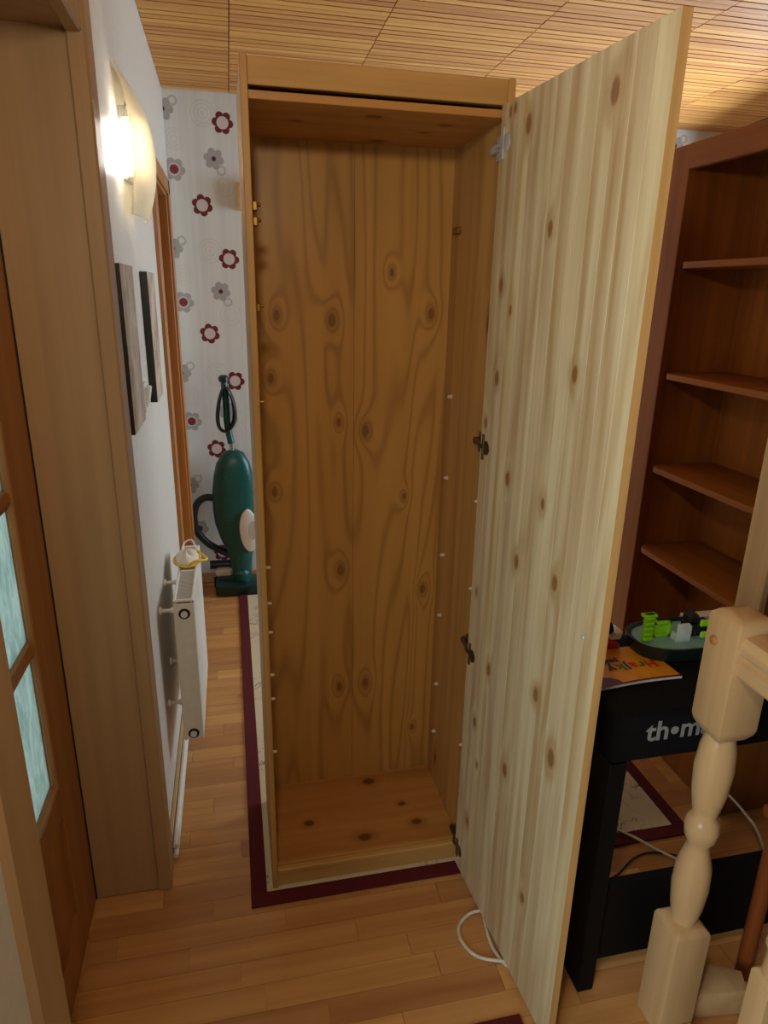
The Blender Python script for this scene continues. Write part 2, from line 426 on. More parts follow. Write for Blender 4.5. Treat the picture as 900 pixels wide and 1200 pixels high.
# ceiling: sloping, in panels of narrow slats
cb = MB()
cb.prism([(-.9, zceil(-.9)+.013), (YW, zceil(YW)+.013), (YW, zceil(YW)+.06), (-.9, zceil(-.9)+.06)], 'X', XW-.18, 3.0)
ceiling = struct(cb.build('ceiling', M['slat_back']))
SP = .036
cols = [(XW+.002, .0495), (.0530, .5785), (.5820, 1.1075), (1.1110, 1.6365), (1.6400, 2.1655), (2.1690, 2.6950)]
for ci, (a, b) in enumerate(cols):
    me = boxmesh('slat', b-a, SP-.0056, .012, M['slat'])
    yy = YW - .002 - SP/2; n = 0; rest = MB()
    while yy > .1:
        dz = -.0015*((n*7+ci*3) % 4)/3
        if yy > 2.10: linkpiece('slat', me, ((a+b)/2, yy, zceil(yy)+.006+dz), ceiling, -.027)
        else: rest.box(a, b, yy-SP/2+.0028, yy+SP/2-.0028, zceil(yy)+dz, zceil(yy)+.012+dz)
        yy -= SP; n += 1
    ro = rest.build('slat_field', M['slat'], ceiling); ro['kind'] = 'stuff'

# glazed door in the left wall, seen through its deep frame
t1 = MB()
jx0, jx1 = XW-.18, XW+.006
t1.box(jx0, jx1-.022, D1B-.022, D1B-.002, 0, D1T, .002)            # far jamb
t1.box(jx0, jx1-.022, D1A, D1A+.022, 0, D1T, .002)                 # near jamb
t1.box(jx0, jx1-.022, D1A, D1B-.002, D1T-.022, D1T, .002)          # head
t1.box(XW-.02, XW+.016, D1B-.032, D1B+.052, 0, D1T+.09, .004)      # casings
t1.box(XW-.02, XW+.010, D1A-.062, D1A+.022, 0, D1T+.09, .004)
t1.box(XW-.02, XW+.010, D1A-.062, D1B+.052, D1T-.032, D1T+.09, .004)
struct(t1.build('trim_1', M['beech']))
dx0, dx1 = jx0-.040, jx0-.001
ly0, ly1 = D1A+.004, D1B-.008
gy0, gy1 = .87, 1.385
rowsz = [(.505, .840), (.872, 1.168), (1.200, 1.500), (1.532, 1.86)]
dl = MB()
dl.box(dx0, dx1, ly0, gy0, .003, D1T-.006, .002); dl.box(dx0, dx1, gy1, ly1, .003, D1T-.006, .002)
dl.box(dx0, dx1, gy0, gy1, 1.86, D1T-.006); dl.box(dx0, dx1, gy0, gy1, .003, .13)
dl.box(dx0, dx1, gy0, gy1, .425, .505)
dl.box(dx0+.012, dx1-.010, gy0, gy1, .13, .425)
door1 = struct(dl.build('door_1', M['leaf']))
for i in range(3):
    za, zb = rowsz[i][1], rowsz[i+1][0]
    MB().prism([(dx0+.006, za), (dx1-.008, za), (dx1-.001, (za+zb)/2), (dx1-.008, zb), (dx0+.006, zb)], 'Y', gy0, gy1).build('glazing_bar', M['leaf'], door1)
vb = MB().box(dx0+.006, dx1-.002, 1.112, 1.142, .505, 1.86, .003).build('glazing_bar', M['leaf'], door1)
bd = MB()
for (a, b, c_, d_) in ((gy1-.012, gy1, .505, 1.86), (gy0, gy0+.012, .505, 1.86)): bd.box(dx1-.012, dx1+.002, a, b, c_, d_, .003)
bd.box(dx1-.012, dx1+.002, gy0, gy1, .493, .507, .003)
bd.build('glazing_bead', M['leaf'], door1)
for (za, zb) in rowsz:
    for (ya, yb) in ((gy0, 1.112), (1.142, gy1)):
        MB().box(dx0+.014, dx0+.020, ya, yb, za, zb).build('pane', M['frosted'], door1)
MB().box(jx0-.0008, jx0+.0016, D1B-.0265, D1B-.0222, .003, D1T-.024).build('gap_shade_strip', M['black'], door1)  # black strip painting in the shade of the gap between leaf and jamb
# room behind the glazed door
struct(MB().box(-2.6, XW-.19, -.9, 2.6, -.06, -.004).build('floor_next_room', M['plank']))

# far doorway
t2 = MB()
t2.box(XW-.14, XW+.004, D2B-.024, D2B-.002, 0, D2T, .002); t2.box(XW-.14, XW+.004, D2A, D2A+.022, 0, D2T, .002)
t2.box(XW-.14, XW+.004, D2A, D2B, D2T-.022, D2T, .002)
t2.box(XW-.004, XW+.016, D2B-.012, D2B+.05, 0, D2T+.05, .003); t2.box(XW-.004, XW+.016, D2A-.06, D2A+.012, 0, D2T+.05, .003)
t2.box(XW-.004, XW+.016, D2A-.06, D2B+.05, D2T-.012, D2T+.05, .003)
struct(t2.build('trim_2', M['far_oak']))
d2 = struct(MB().box(XW-.139, XW-.10, D2A+.024, D2B-.026, .01, D2T-.024, .002).build('door_2', M['far_oak']))

# baseboards
struct(MB().box(XW+.001, XW+.012, D1B+.054, D2A-.062, .0005, .058, .002).build('baseboard_left', M['skirting']))
struct(MB().box(XW+.02, 3.0, YW-.012, YW-.001, .0005, .058, .002).build('baseboard_back', M['skirting']))

# ------------------------------------------------------------------ wardrobe
W = thing('wardrobe', (WX0, WYF, 0), 'tall narrow pine wardrobe standing open and empty on the rug', 'wardrobe')
RZ = .0085                                     # stands on the rug
T = .0145
MB().box(WX0, WX0+T, WYF, WYB+.012, RZ, WH, .0015).build('side_panel', M['side_pine'], W)
MB().box(WX1-T, WX1, WYF, WYB+.012, RZ, WH, .0015).build('side_panel', M['side_pine'], W)
MB().box(WX0+T, WX1-T, WYF+.004, WYF+.022, 1.948, WH-.001, .001).build('top_rail', M['rail_pine'], W)
MB().box(WX0+T, WX1-T, WYF+.002, WYB, 1.924, 1.939, .001).build('top_board', M['bottom_pine'], W)
MB().box(WX0+T, WX1-T, WYF+.022, WYB+.01, WH-.016, WH-.001).build('roof_board', M['rail_pine'], W)
MB().box(WX0+T, WX1-T, WYF+.020, WYB, .056, .072, .001).build('bottom_board', M['bottom_pine'], W)
MB().box(WX0+T, WX1-T, WYF+.003, WYF+.020, .050, .067, .002).build('floor_lip', M['rail_pine'], W)
MB().box(WX0+T, WX1-T, WYF+.008, WYF+.024, RZ, .050, .001).build('plinth', M['rail_pine'], W)
MB().box(.310, .333, WYB+.0042, WYB+.007, RZ+.01, 1.98).build('seam_light_stop', M['black'], W)  # black strip added behind the seam to stop light leaking from the rear
MB().box(WX0+T, .3206, WYB, WYB+.004, RZ+.01, 1.98).build('back_sheet', M['back_sheet'], W)
MB().box(.3214, WX1-T, WYB, WYB+.004, RZ+.01, 1.98).build('back_sheet', M['back_sheet'], W)
def pin(x, s, y_, z, mat, r=.004, l=.011):
    MB().lathe([(r*1.4, 0), (r*1.4, .002*s), (r, .003*s), (r, l*s), (r*.4, l*s+.001*s)], (x, y_, z), 'X', 10).build('shelf_pin', mat, W)
for v in (470, 664, 706, 740, 790, 818, 880):
    p = atY(309, v, WYF+.03); pin(WX0+T, 1, WYF+.022, p.z, M['clear'] if v > 640 else M['brass'], .0035, .010)
for v in (465, 560, 650, 720, 800, 855):
    pin(WX1-T, -1, 1.745, atY(523, v, 1.745).z, M['clear'], .0045, .010)
for v in (588, 690, 872):
    pin(WX1-T, -1, 1.505, atY(545, v, 1.505).z, M['clear'], .003, .006)
for v in (242, 260, 360):
    z = atY(297, v, WYF+.02).z
    b = MB().box(WX0+T, WX0+T+.010, WYF+.004, WYF+.030, z-.009, z+.009, .002)
    b.lathe([(.004, 0), (.004, .006), (.002, .007)], (WX0+T+.010, WYF+.016, z+.003), 'X', 10)
    b.build('shelf_clip', M['brass'], W)
z = atY(530, 270, 1.74).z
MB().box(WX1-T-.013, WX1-T, 1.735, 1.765, z-.008, z+.008, .002).build('shelf_clip', M['brass'], W)

# the open door: local x along its width from the hinge edge, y = thickness (outer side +), z up
HX, HY = .563, 1.466; OX, OY = .602, .938
DL = math.hypot(OX-HX, OY-HY); ang = math.atan2(OY-HY, OX-HX)
DZ0, DZ1 = .014, 1.945
core = MB().box(0, DL, .0085, .017, DZ0, DZ1, .001)
door = core.build('door', M['door_edge'], W, local=True)
door.location = Vector((HX, HY, 0))-BASE[W.name]; door.rotation_euler = (0, 0, ang)
cuts = [0, .035, .083, .128, .176, .216, .262, .312, .352, .398, .438, .486, DL]
cuts = [c*1.0 for c in cuts]
for a, b in zip(cuts, cuts[1:]):
    MB().box(a+.00015, b-.00015, 0, .0085, DZ0, DZ1, .0003).build('stave', M['door_pine'], door, local=True)
MB().box(DL, DL+.0008, 0, .017, DZ0, DZ1).build('edge_band', M['door_edge'], door, local=True)
DM = Matrix.Translation((HX, HY, 0)) @ Matrix.Rotation(ang, 4, 'Z')
MB().lathe([(.001, -.0025), (.003, -.002), (.0042, -.0008), (.0042, .0)], (DL-.048, 0, .992), 'Y', 12).build('screw', M['bright'], door, local=True)
MB().lathe([(.008, .017), (.008, .024), (.015, .029), (.0165, .036), (.012, .043), (.002, .045)], (DL-.048, 0, .992), 'Y', 16).build('knob', M['newel'], door, local=True)
for z, ch in ((1.873, 1), (1.243, 0), (.700, 0), (.075, 0)):
    h = MB()
    h.lathe([(.0165, .0), (.0165, -.002), (.013, -.003)], (.030, 0, z), 'Y', 16)
    h.box(.012, .022, -.004, -.0005, z-.030, z+.030, .001)
    h.build('hinge_cup', M['bright'] if ch else M['steel'], door, local=True)
    h = MB()
    h.box(WX1-T-.012, WX1-T, WYF+.010, WYF+.058, z-.008, z+.008, .002)
    h.box(WX1-T-.004, WX1-T, WYF+.018, WYF+.040, z-.024, z+.024, .001)
    h.tube([(WX1-T-.010, WYF+.012, z), (WX1-T-.016, WYF-.004, z), (WX1-T-.013, WYF-.014, z)], .0055, 8)
    h.build('hinge_arm', M['bright'] if ch else M['steel'], W)

# ------------------------------------------------------------------ rugs
def rug(name, x0, x1, y0, y1, bw_, label, h=.008, fieldmat=None):
    r = thing(name, ((x0+x1)/2, (y0+y1)/2, 0), label, 'rug')
    MB().box(x0+bw_, x1-bw_, y0+bw_, y1-bw_, .0005, h*.85).build('field', fieldmat or M['rug'], r)
    b = MB()
    b.box(x0, x1, y0, y0+bw_, .0005, h, .002); b.box(x0, x1, y1-bw_, y1, .0005, h, .002)
    b.box(x0, x0+bw_, y0+bw_, y1-bw_, .0005, h, .002); b.box(x1-bw_, x1, y0+bw_, y1-bw_, .0005, h, .002)
    b.build('border', M['maroon'], r); return r
rug('area_rug', -.018, 1.325, 1.425, 3.45, .0435, 'cream rug with dark maroon border lying under the wardrobe')
rug('runner_rug', -.10, .575, -.5, 1.018, .05, 'maroon-edged runner rug reaching from the foreground towards the open door')

# ------------------------------------------------------------------ left wall: lamp, pictures, switch, radiator
LP = thing('wall_lamp', (XW, 2.1, 1.92), 'lit wall lamp with curved frosted glass shield above the pictures', 'lamp')
prof = [(2.092, .006), (2.065, .027), (2.03, .045), (1.98, .061), (1.93, .068), (1.88, .068), (1.83, .061), (1.785, .048), (1.758, .037)]
gl = MB(); ya, yb = 1.955, 2.235; ringp = []
def bow(t_): return .46 + .54*math.sin(math.pi*t_)**.8
for v in curve([(z, d, 0) for z, d in prof], 4):
    z, d = v[0], v[1]
    inn = [(XW+.003+d*bow(k/12), ya+(yb-ya)*k/12, z) for k in range(13)]
    out_ = [(XW+.0075+d*bow(k/12), ya+(yb-ya)*k/12, z) for k in range(12, -1, -1)]
    ringp.append(inn+out_)
gl.rings(ringp); gl.build('glass_shade', M['shade'], LP)
MB().box(XW, XW+.018, 2.02, 2.125, 1.845, 2.015, .002).build('mount_plate', M['chrome'], LP)
lb = MB(); LBX, LBY = XW+.026, 2.005
lb.lathe([(.005, 0), (.009, .004), (.009, .10), (.005, .104)], (LBX, LBY, 1.865), 'Z', 14)
for i in range(8): lb.lathe([(.009, 0), (.0115, .004), (.009, .008)], (LBX, LBY, 1.868+i*.012), 'Z', 14)
lb.build('bulb', plain('lit bulb', '#fff4dd', .4, emit=('#fff6ea', 115)), LP)
for z in (1.848, 1.970): MB().box(XW+.010, LBX+.010, LBY-.012, LBY+.017, z, z+.015, .003).build('bulb_holder', M['white_plastic'], LP)
MB().lathe([(.006, 0), (.006, .012), (.003, .015)], (XW+.018, 2.03, 2.02), 'X', 12).build('knob', M['frame_black'], LP)
for z in (2.0, 1.872):
    MB().tube(curve([(XW+.018, 2.06, z), (XW+.040, 2.07, z-.004), (XW+.060, 2.09, z-.008)], 4), .0018, 6).build('shade_clip', M['chrome'], LP)
def pic(y0, y1, z0, z1, label, seed):
    p = thing('picture', (XW, (y0+y1)/2, z0), label, 'picture')
    MB().box(XW+.001, XW+.021, y0, y1, z0, z1, .001).build('panel', M['frame_black'], p)
    MB().box(XW+.0212, XW+.0222, y0+.001, y1-.001, z0+.001, z1-.001).build('print', picture('brown print %d' % seed, seed), p)
pic(1.640, 1.850, 1.252, 1.630, 'dark-edged brown picture panel beside the glazed door frame', 3)
pic(2.175, 2.365, 1.246, 1.625, 'dark-edged brown picture panel between the wall lamp and far doorway', 9)

S = thing('light_switch', (XW, 2.03, 1.28), 'small white wall switch between the two picture panels', 'switch')
MB().box(XW+.0005, XW+.009, 1.985, 2.065, 1.245, 1.325, .003).build('plate', M['white_plastic'], S)
MB().prism([(XW+.009, 1.26), (XW+.013, 1.262), (XW+.022, 1.312), (XW+.009, 1.316)], 'Y', 1.998, 2.052).build('rocker', M['white_plastic'], S)

RX0, RX1, RY0, RY1, RZ0, RZ1 = -.203, -.143, 1.90, 2.36, .21, .702
R_ = thing('radiator', (RX0, RY0, RZ0), 'white panel radiator with grille top mounted low on the left wall', 'radiator')
MB().box(RX1-.012, RX1, RY0+.004, RY1-.004, RZ0, RZ1-.014, .003).build('front_panel', M['white'], R_)
MB().box(RX0, RX0+.010, RY0+.004, RY1-.004, RZ0, RZ1-.014, .003).build('rear_panel', M['white'], R_)
for a in (RY0, RY1-.005): MB().box(RX0, RX1, a, a+.005, RZ0+.008, RZ1-.004, .002).build('side_cover', M['white'], R_)
fr = MB()
fr.box(RX0, RX0+.008, RY0, RY1, RZ1-.012, RZ1, .002); fr.box(RX1-.008, RX1, RY0, RY1, RZ1-.012, RZ1, .002)
for a in (RY0, RY0+.224, RY1-.010): fr.box(RX0+.008, RX1-.008, a, a+.010, RZ1-.012, RZ1, .002)
tg = fr.build('top_frame', M['white'], R_)
slotm = boxmesh('grille_bar', RX1-RX0-.016, .0045, .006, M['grille'])
yy = RY0+.015
while yy < RY1-.014:
    if not (RY0+.218 < yy < RY0+.238): linkpiece('grille_bar', slotm, ((RX0+RX1)/2, yy, RZ1-.006), tg)
    yy += .0085
for z in (RZ1-.045, RZ0+.028):
    q = MB().lathe([(.017, 0), (.017, -.002), (.012, -.002)], ((RX0+RX1)/2, RY0, z), 'Y', 18).build('plug_ring', M['black'], R_)
    MB().lathe([(.010, 0), (.010, -.006), (.005, -.007), (.004, -.004)], ((RX0+RX1)/2, RY0-.002, z), 'Y', 16).build('plug', M['white'], R_)
for (y_, z) in ((1.935, .655), (2.10, .675), (1.95, .325), (2.08, .40)):
    MB().lathe([(.012, 0), (.012, .006), (.006, .010), (.006, .030), (.010, .036), (.010, .044)], (XW, y_, z), 'X', 14).build('bracket', M['white'], R_)

mk = thing('dust_mask', (-.172, 2.22, RZ1+.001), 'crumpled cream face mask with yellow straps lying on the radiator top', 'mask')
cup = MB(); rg = []
for i in range(7):
    a = i/6*math.pi/2; rr = math.cos(a)
    rg.append([(-.178+(.040*rr*math.cos(b)), 2.215+.070*rr*math.sin(b), RZ1+.002+.030*math.sin(a)*(1+.25*math.sin(3*b))) for b in [2*math.pi*k/20 for k in range(20)]])
cup.rings(rg).build('cup', M['cream_cloth'], mk)
MB().tube([(-.178+.043*math.cos(b), 2.215+.074*math.sin(b), RZ1+.0065+.002*math.sin(2*b)) for b in [2*math.pi*k/28 for k in range(29)]], .004, 8).build('rim', M['yellow'], mk)
MB().tube(curve([(-.165, 2.15, RZ1+.012), (-.145, 2.13, RZ1+.030), (-.118, 2.16, RZ1+.020), (-.112, 2.20, RZ1+.010), (-.128, 2.24, RZ1+.008), (-.145, 2.26, RZ1+.016)], 5), .004, 8).build('strap', M['yellow'], mk)
MB().tube(curve([(-.20, 2.27, RZ1+.008), (-.19, 2.31, RZ1+.030), (-.165, 2.315, RZ1+.036), (-.15, 2.28, RZ1+.012)], 5), .003, 8).build('strap', M['white_plastic'], mk)

for i, (dx, z) in enumerate(((.019, .020), (.019, .046))):
    tag(MB().tube([(XW+dx+.003, 1.63+.01*i, z), (XW+dx+.003, 2.73, z)], .0075, 10).build('heating_pipe', M['white']),
        ('lower' if i == 0 else 'upper')+' of two white heating pipes running along the left skirting', 'pipe', 'heating pipes along the skirting')

# ------------------------------------------------------------------ vacuum cleaner by the back wall
VY = 3.47
V = thing('vacuum_cleaner', (.0, VY, 0), 'dark green upright vacuum cleaner leaning by the flowered back wall', 'vacuum cleaner')
def pv(u, v, y=VY): return atY(u, v, y)
rowsv = [(273,529,5,.02),(273,533,13,.035),(273,545,20,.05),(273.5,560,23.5,.058),(274,580,25.5,.062),(275,600,25.5,.062),(276,615,24,.060),(278,630,20.5,.056),(281,645,16.5,.052),(283,660,13,.046),(284,672,11.5,.042),(284,682,11,.040)]
rg = []
for u, v, hw, dp in rowsv:
    c = pv(u, v); e = pv(u+hw, v); w_ = e.x-c.x; ring = []
    for k in range(28):
        a = 2*math.pi*k/28; ca, sa = math.cos(a), math.sin(a)
        ring.append((c.x+w_*math.copysign(abs(ca)**.8, ca), VY+.045+dp*math.copysign(abs(sa)**.8, sa), c.z))
    rg.append(ring)
MB().rings(rg).build('body', M['teal'], V, .8)
for du in (-9, -3, 3, 9):
    pts = [pv(274+du*.9, 552), pv(275+du, 580), pv(276+du, 605), pv(279+du*.7, 635)]
    MB().tube([(p.x, VY+.045-.0615*(1-.25*abs(du)/9)+(.006 if i in (0, 3) else 0), p.z) for i, p in enumerate(pts)], .003, 6).build('rib', M['dkteal'], V)
hp = [pv(291.5+10.5*math.cos(k/24*2*math.pi)-.14*24*math.sin(k/24*2*math.pi), 620-24*math.sin(k/24*2*math.pi)-3*math.cos(k/24*2*math.pi)) for k in range(24)]
hd = MB().prism([(p.x, p.z) for p in hp], 'Y', VY-.035, VY+.0, .006).build('side_grip', M['white_plastic'], V)
gp = [pv(296+4.5*math.cos(k/14*2*math.pi), 619-11*math.sin(k/14*2*math.pi)) for k in range(14)]
MB().prism([(p.x, p.z) for p in gp], 'Y', VY-.0365, VY-.034).build('grip_hole', M['grille'], hd)
a, b = pv(271.5, 531), pv(271, 520); MB().tube([(a.x, VY+.04, a.z-.01), (b.x, VY+.045, b.z)], .0135, 12).build('tube_collar', M['chrome'], V)
hpts = [pv(271, 522), pv(268, 508), pv(266, 495), pv(265, 475), pv(263, 455), pv(262, 443)]
MB().tube(curve([(p.x, VY+.048+.005*i, p.z) for i, p in enumerate(hpts)], 4), .018, 12).build('handle', M['teal'], V)
a = pv(262, 447); MB().lathe([(.018, -.012), (.026, -.006), (.026, .014), (.017, .022), (.004, .024)], (a.x, VY+.070, a.z), 'Z', 14).build('cord_hook', M['dkteal'], V)
for i in range(7):
    s_ = -1 + i/3; lo_ = []
    for k in range(25):
        b = 2*math.pi*k/24
        c = pv(263.5+s_*.6+(11.5+2.5*abs(s_))*math.sin(b)*(1 if k < 13 else 1.0)*(.75+.25*math.cos(b-2.6)), 481-26*math.cos(b))
        lo_.append((c.x, VY+.020-.016*math.sin(b*1.0+i)+.004*i, c.z))
    MB().tube(lo_, .0055, 6).build('cord_loop', M['cable_black'], V)
hs = [pv(252, 587), pv(240, 586), pv(230, 594), pv(227, 610), pv(231, 626), pv(244, 640), pv(258, 648), pv(272, 655)]
MB().tube(curve([(p.x, VY+.05-.012*math.sin(i*.45), p.z) for i, p in enumerate(hs)], 5), .0185, 12).build('hose', M['hose'], V)
# floor nozzle
a, b = pv(253, 684), pv(303, 684)
nz = MB().prism([(a.x, VY-.045), (a.x+.02, VY-.06), (b.x, VY-.06), (b.x+.02, VY-.03), (b.x+.02, VY+.10), (a.x+.03, VY+.12), (a.x, VY+.09)], 'Z', .006, .062, .008).build('floor_nozzle', M['dkteal'], V)
c = pv(284, 676); MB().lathe([(.040, -.02), (.048, .0), (.048, .06), (.036, .075)], (c.x, VY+.03, .05), 'Z', 18).build('neck_joint', M['teal'], V)
a = pv(247, 657); c = pv(262, 670)
MB().box(a.x+.02, c.x+.045, VY+.05, VY+.11, .075, .115, .01).build('nozzle_cover', M['white_plastic'], V)
MB().tube([(a.x-.01, VY+.115, .125), (c.x+.14, VY+.115, .125)], .024, 12).build('brush_roller', M['hose'], V)
for dx in (.0, .17): MB().lathe([(.026, -.012), (.030, -.008), (.030, .008), (.026, .012)], (a.x+.02+dx, VY+.085, .032), 'X', 16).build('wheel', M['black'], V)

wb_ = thing('wall_box', (.09, YW, 1.93), 'small pale wooden box fixed to the flowered wall behind the wardrobe', 'box')
MB().box(.062, .20, YW-.045, YW-.001, 1.945, 2.065, .003).build('case', M['newel'], wb_)
MB().box(.070, .192, YW-.049, YW-.044, 1.953, 2.057, .002).build('front', M['skirting'], wb_)

# ------------------------------------------------------------------ bookcase facing left
BX, BD = 1.45, .27
B0, B1 = 1.30, 2.36                         # near and far outer ends
BT = 2.045
Bk = thing('bookcase', (BX, B0, 0), 'tall brown pine bookcase with empty shelves behind the keyboard', 'bookcase')
MB().box(BX+.02, BX+BD, 2.108, 2.128, .001, BT-.02, .001).build('side_panel', M['book_pine'], Bk)
MB().box(BX+.02, BX+BD, 1.480, 1.500, .001, BT-.02, .001).build('side_panel', M['book_pine'], Bk)
MB().box(BX, BX+.02, 2.108, B1, .001, BT, .002).build('stile', M['book_pine'], Bk)
MB().box(BX, BX+.02, 1.48, 1.575, .001, BT, .002).build('stile', M['newel'], Bk)
MB().box(BX-.006, BX+.02, 1.48, 2.108, BT-.075, BT, .003).build('top_rail', M['book_shelf'], Bk)
MB().box(BX+.02, BX+BD, 1.48, 2.128, BT-.02, BT, .001).build('top_board', M['book_shelf'], Bk)
MB().box(BX+BD, BX+BD+.008, 1.48, 2.128, .01, BT).build('back_board', M['book_pine'], Bk)
MB().box(BX, BX+.02, 1.575, 2.108, .001, .30, .002).build('plinth', M['book_pine'], Bk)
for z in (1.693, 1.335, 1.007, .700, .37):
    pts = [(BX+BD, 1.501), (BX+BD, 2.107), (BX+.055, 2.107)]
    for k in range(9):
        a = k/8*math.pi/2; pts.append((BX+.055-.052*math.sin(a), 2.055+.052*math.cos(a)))
    pts += [(BX+.003, 1.60), (BX+.021, 1.575), (BX+.021, 1.501)]
    MB().prism(pts, 'Z', z-.020, z, .0015).build('shelf', M['book_shelf'], Bk)

# ------------------------------------------------------------------ keyboard on its stand
PX0, PX1, PY0, PY1 = .728, 2.02, 1.035, 1.37
PZ0, PZ1 = .650, .765
K = thing('stage_piano', (PX0, PY0, PZ0), 'electric piano under a black fabric cover with grey lettering', 'piano')
MB().box(PX0, PX1, PY0, PY1, PZ0, PZ1, .016, 3).build('cover', M['black_fabric'], K)
tx = atY(757, 862, PY0); tx2 = atY(822, 850, PY0)
capw = .065
def puttext(txt, size, loc, parent, mat, rot, bold=0., name='lettering'):
    me = textmesh(txt, size, .0004, bold); me.materials.append(mat)
    o = bpy.data.objects.new(name, me); COL.objects.link(o); o.parent = parent
    o.location = Vector(loc)-BASE[parent.name]; o.rotation_euler = rot; BASE[o.name] = BASE[parent.name]; return o, me
o1, me1 = puttext('th', capw, (tx.x, PY0-.0006, .704), K, M['logo'], (math.pi/2, 0, 0), .0012)
w1 = max(v.co.x for v in me1.vertices)
MB().lathe([(.0092, 0), (.0092, -.0012)], (tx.x+w1+.015, PY0, .722), 'Y', 18).build('lettering_dot', M['logo'], K)
puttext('mann', capw, (tx.x+w1+.028, PY0-.0006, .704), K, M['logo'], (math.pi/2, 0, 0), .0012)
ST = thing('keyboard_stand', (PX0, PY0, 0), 'black wooden stand with low cross board holding the covered piano', 'stand')
for xx in (PX0+.004, 1.96): MB().box(xx, xx+.040, PY0+.004, PY1-.03, .001, PZ0-.0005, .002).build('leg', M['black_board'], ST)
MB().box(PX0+.044, 1.96, PY0+.02, PY0+.038, .075, .305, .002).build('cross_board', M['black_board'], ST)

# magazine on the cover
zt = PZ1
mg = thing('magazine', (.87, 1.20, zt), 'orange children magazine with coloured lettering lying on the piano cover', 'magazine')
ma = atZ(708, 806, zt+.006); mb_ = atZ(815, 789, zt+.006)
mcx, mcy = ma.x-.01, ma.y-.003; mang = math.atan2(mb_.y-ma.y, mb_.x-ma.x)
MM = Matrix.Translation((mcx, mcy, zt)) @ Matrix.Rotation(mang, 4, 'Z')
def sag(x, y_): return .0035+.004*math.sin(min(max(x/.21, 0), 1)*math.pi)*(1-y_/.30)
def sheet(x0, x1, y0, y1, dz, th, nx=14, ny=6):
    o = MB(); g = []
    for j in range(ny+1):
        y_ = y0+(y1-y0)*j/ny
        topr = [MM @ Vector((x0+(x1-x0)*i/nx, y_, sag(x0+(x1-x0)*i/nx, y_)+dz+th)) for i in range(nx+1)]
        botr = [MM @ Vector((x0+(x1-x0)*i/nx, y_, sag(x0+(x1-x0)*i/nx, y_)+dz)) for i in range(nx, -1, -1)]
        g.append(topr+botr)
    return o.rings(g)
sheet(0, .21, 0, .145, -.003, .0055).build('pages', M['paper'], mg)
sheet(0, .21, 0, .145, .0026, .0006).build('cover', M['cover_orange'], mg)
sheet(.0, .21, .0, .006, .0033, .0003).build('cover_edge', M['maroon_print'], mg)
cr = MB(); arc = [(.0, .004)]
arc += [(.060*math.cos(a), .004+.036*math.sin(a)) for a in [k/8*math.pi/2 for k in range(9)]]
cr.rings([[MM @ Vector((x, y_, sag(x, y_)+h_)) for x, y_ in arc] for h_ in (.0033, .0037)]); cr.build('cover_badge', M['maroon_print'], mg)
cr = MB(); blob = [(.015+.045*math.cos(a)+.02, .122+.020*math.sin(a)+.006*math.sin(3*a)) for a in [2*math.pi*k/18 for k in range(18)]]
cr.rings([[MM @ Vector((x, y_, sag(x, y_)+h_)) for x, y_ in blob] for h_ in (.0033, .0037)]); cr.build('cover_picture', M['cover_grey'], mg)
cols_ = ['pred', 'pgreen', 'pred', 'navy', 'pgreen', 'navy']; xx = .185
for ch, cm in zip('Hrajky', cols_):
    me = textmesh(ch, .038, .0002, .0012); me.materials.append(M[cm]); w_ = max(v.co.x for v in me.vertices)
    o = bpy.data.objects.new('lettering', me); COL.objects.link(o); o.parent = mg
    o.location = (MM @ Vector((xx, .072, sag(xx, .06)+.0052)))-BASE[mg.name]; o.rotation_euler = (0, 0, mang+math.pi); xx -= w_+.004
o, _ = puttext('pastelky', .026, MM @ Vector((.105, .098, sag(.06, .09)+.0045)), mg, M['purple'], (0, 0, mang+math.pi), .0008)

# toys at the back of the cover
tz = PZ1+.001
tr = thing('toy_tray', (1.0, 1.27, tz), 'dark oval tray with pale blue lining holding toy pieces on the piano', 'tray')
tc = Vector((1.035, 1.272)); rgs = []
def oval(rx, ry, z, n=28): return [(tc.x+rx*math.copysign(abs(math.cos(a))**.75, math.cos(a)), tc.y+ry*math.copysign(abs(math.sin(a))**.75, math.sin(a)), z) for a in [2*math.pi*k/n for k in range(n)]]
MB().rings([oval(.115, .062, tz), oval(.128, .074, tz+.010), oval(.135, .080, tz+.042), oval(.129, .074, tz+.042), oval(.122, .068, tz+.034)]).build('tray_body', M['tray_out'], tr)
MB().rings([oval(.121, .067, tz+.0342), oval(.121, .067, tz+.0362)]).build('tray_lining', M['tray_in'], tr)
tz2 = tz+.0364
def toy(name, label, cat='toy'):
    return thing(name, (1.0, 1.27, tz2), label, cat)
g1 = toy('toy_rack', 'upright lime green toothed toy rack in the tray')
b = MB(); gx, gy = .938, 1.262
b.box(gx-.016, gx+.010, gy-.006, gy+.006, tz2, tz2+.070, .002)
b.build('post', M['green_toy'], g1)
for i in range(5): MB().box(gx-.019, gx+.004, gy-.013, gy-.004, tz2+.004+i*.0135, tz2+.012+i*.0135, .002).build('tooth', M['green_toy'], g1)
MB().box(gx-.022, gx+.014, gy-.008, gy+.010, tz2+.062, tz2+.070, .002).build('head', M['green_toy'], g1)
g2 = toy('toy_gantry', 'small open lime green toy frame beside the toothed rack')
b = MB(); gx, gy = .983, 1.275
b.box(gx-.025, gx+.022, gy-.004, gy+.004, tz2, tz2+.007, .001); b.box(gx-.025, gx+.022, gy-.004, gy+.004, tz2+.033, tz2+.040, .001)
b.box(gx-.025, gx-.018, gy-.004, gy+.004, tz2, tz2+.046, .001); b.box(gx+.015, gx+.022, gy-.004, gy+.004, tz2, tz2+.040, .001); b.box(gx-.024, gx+.020, gy+.004, gy+.008, tz2+.004, tz2+.036)
b.build('frame', M['green_toy'], g2)
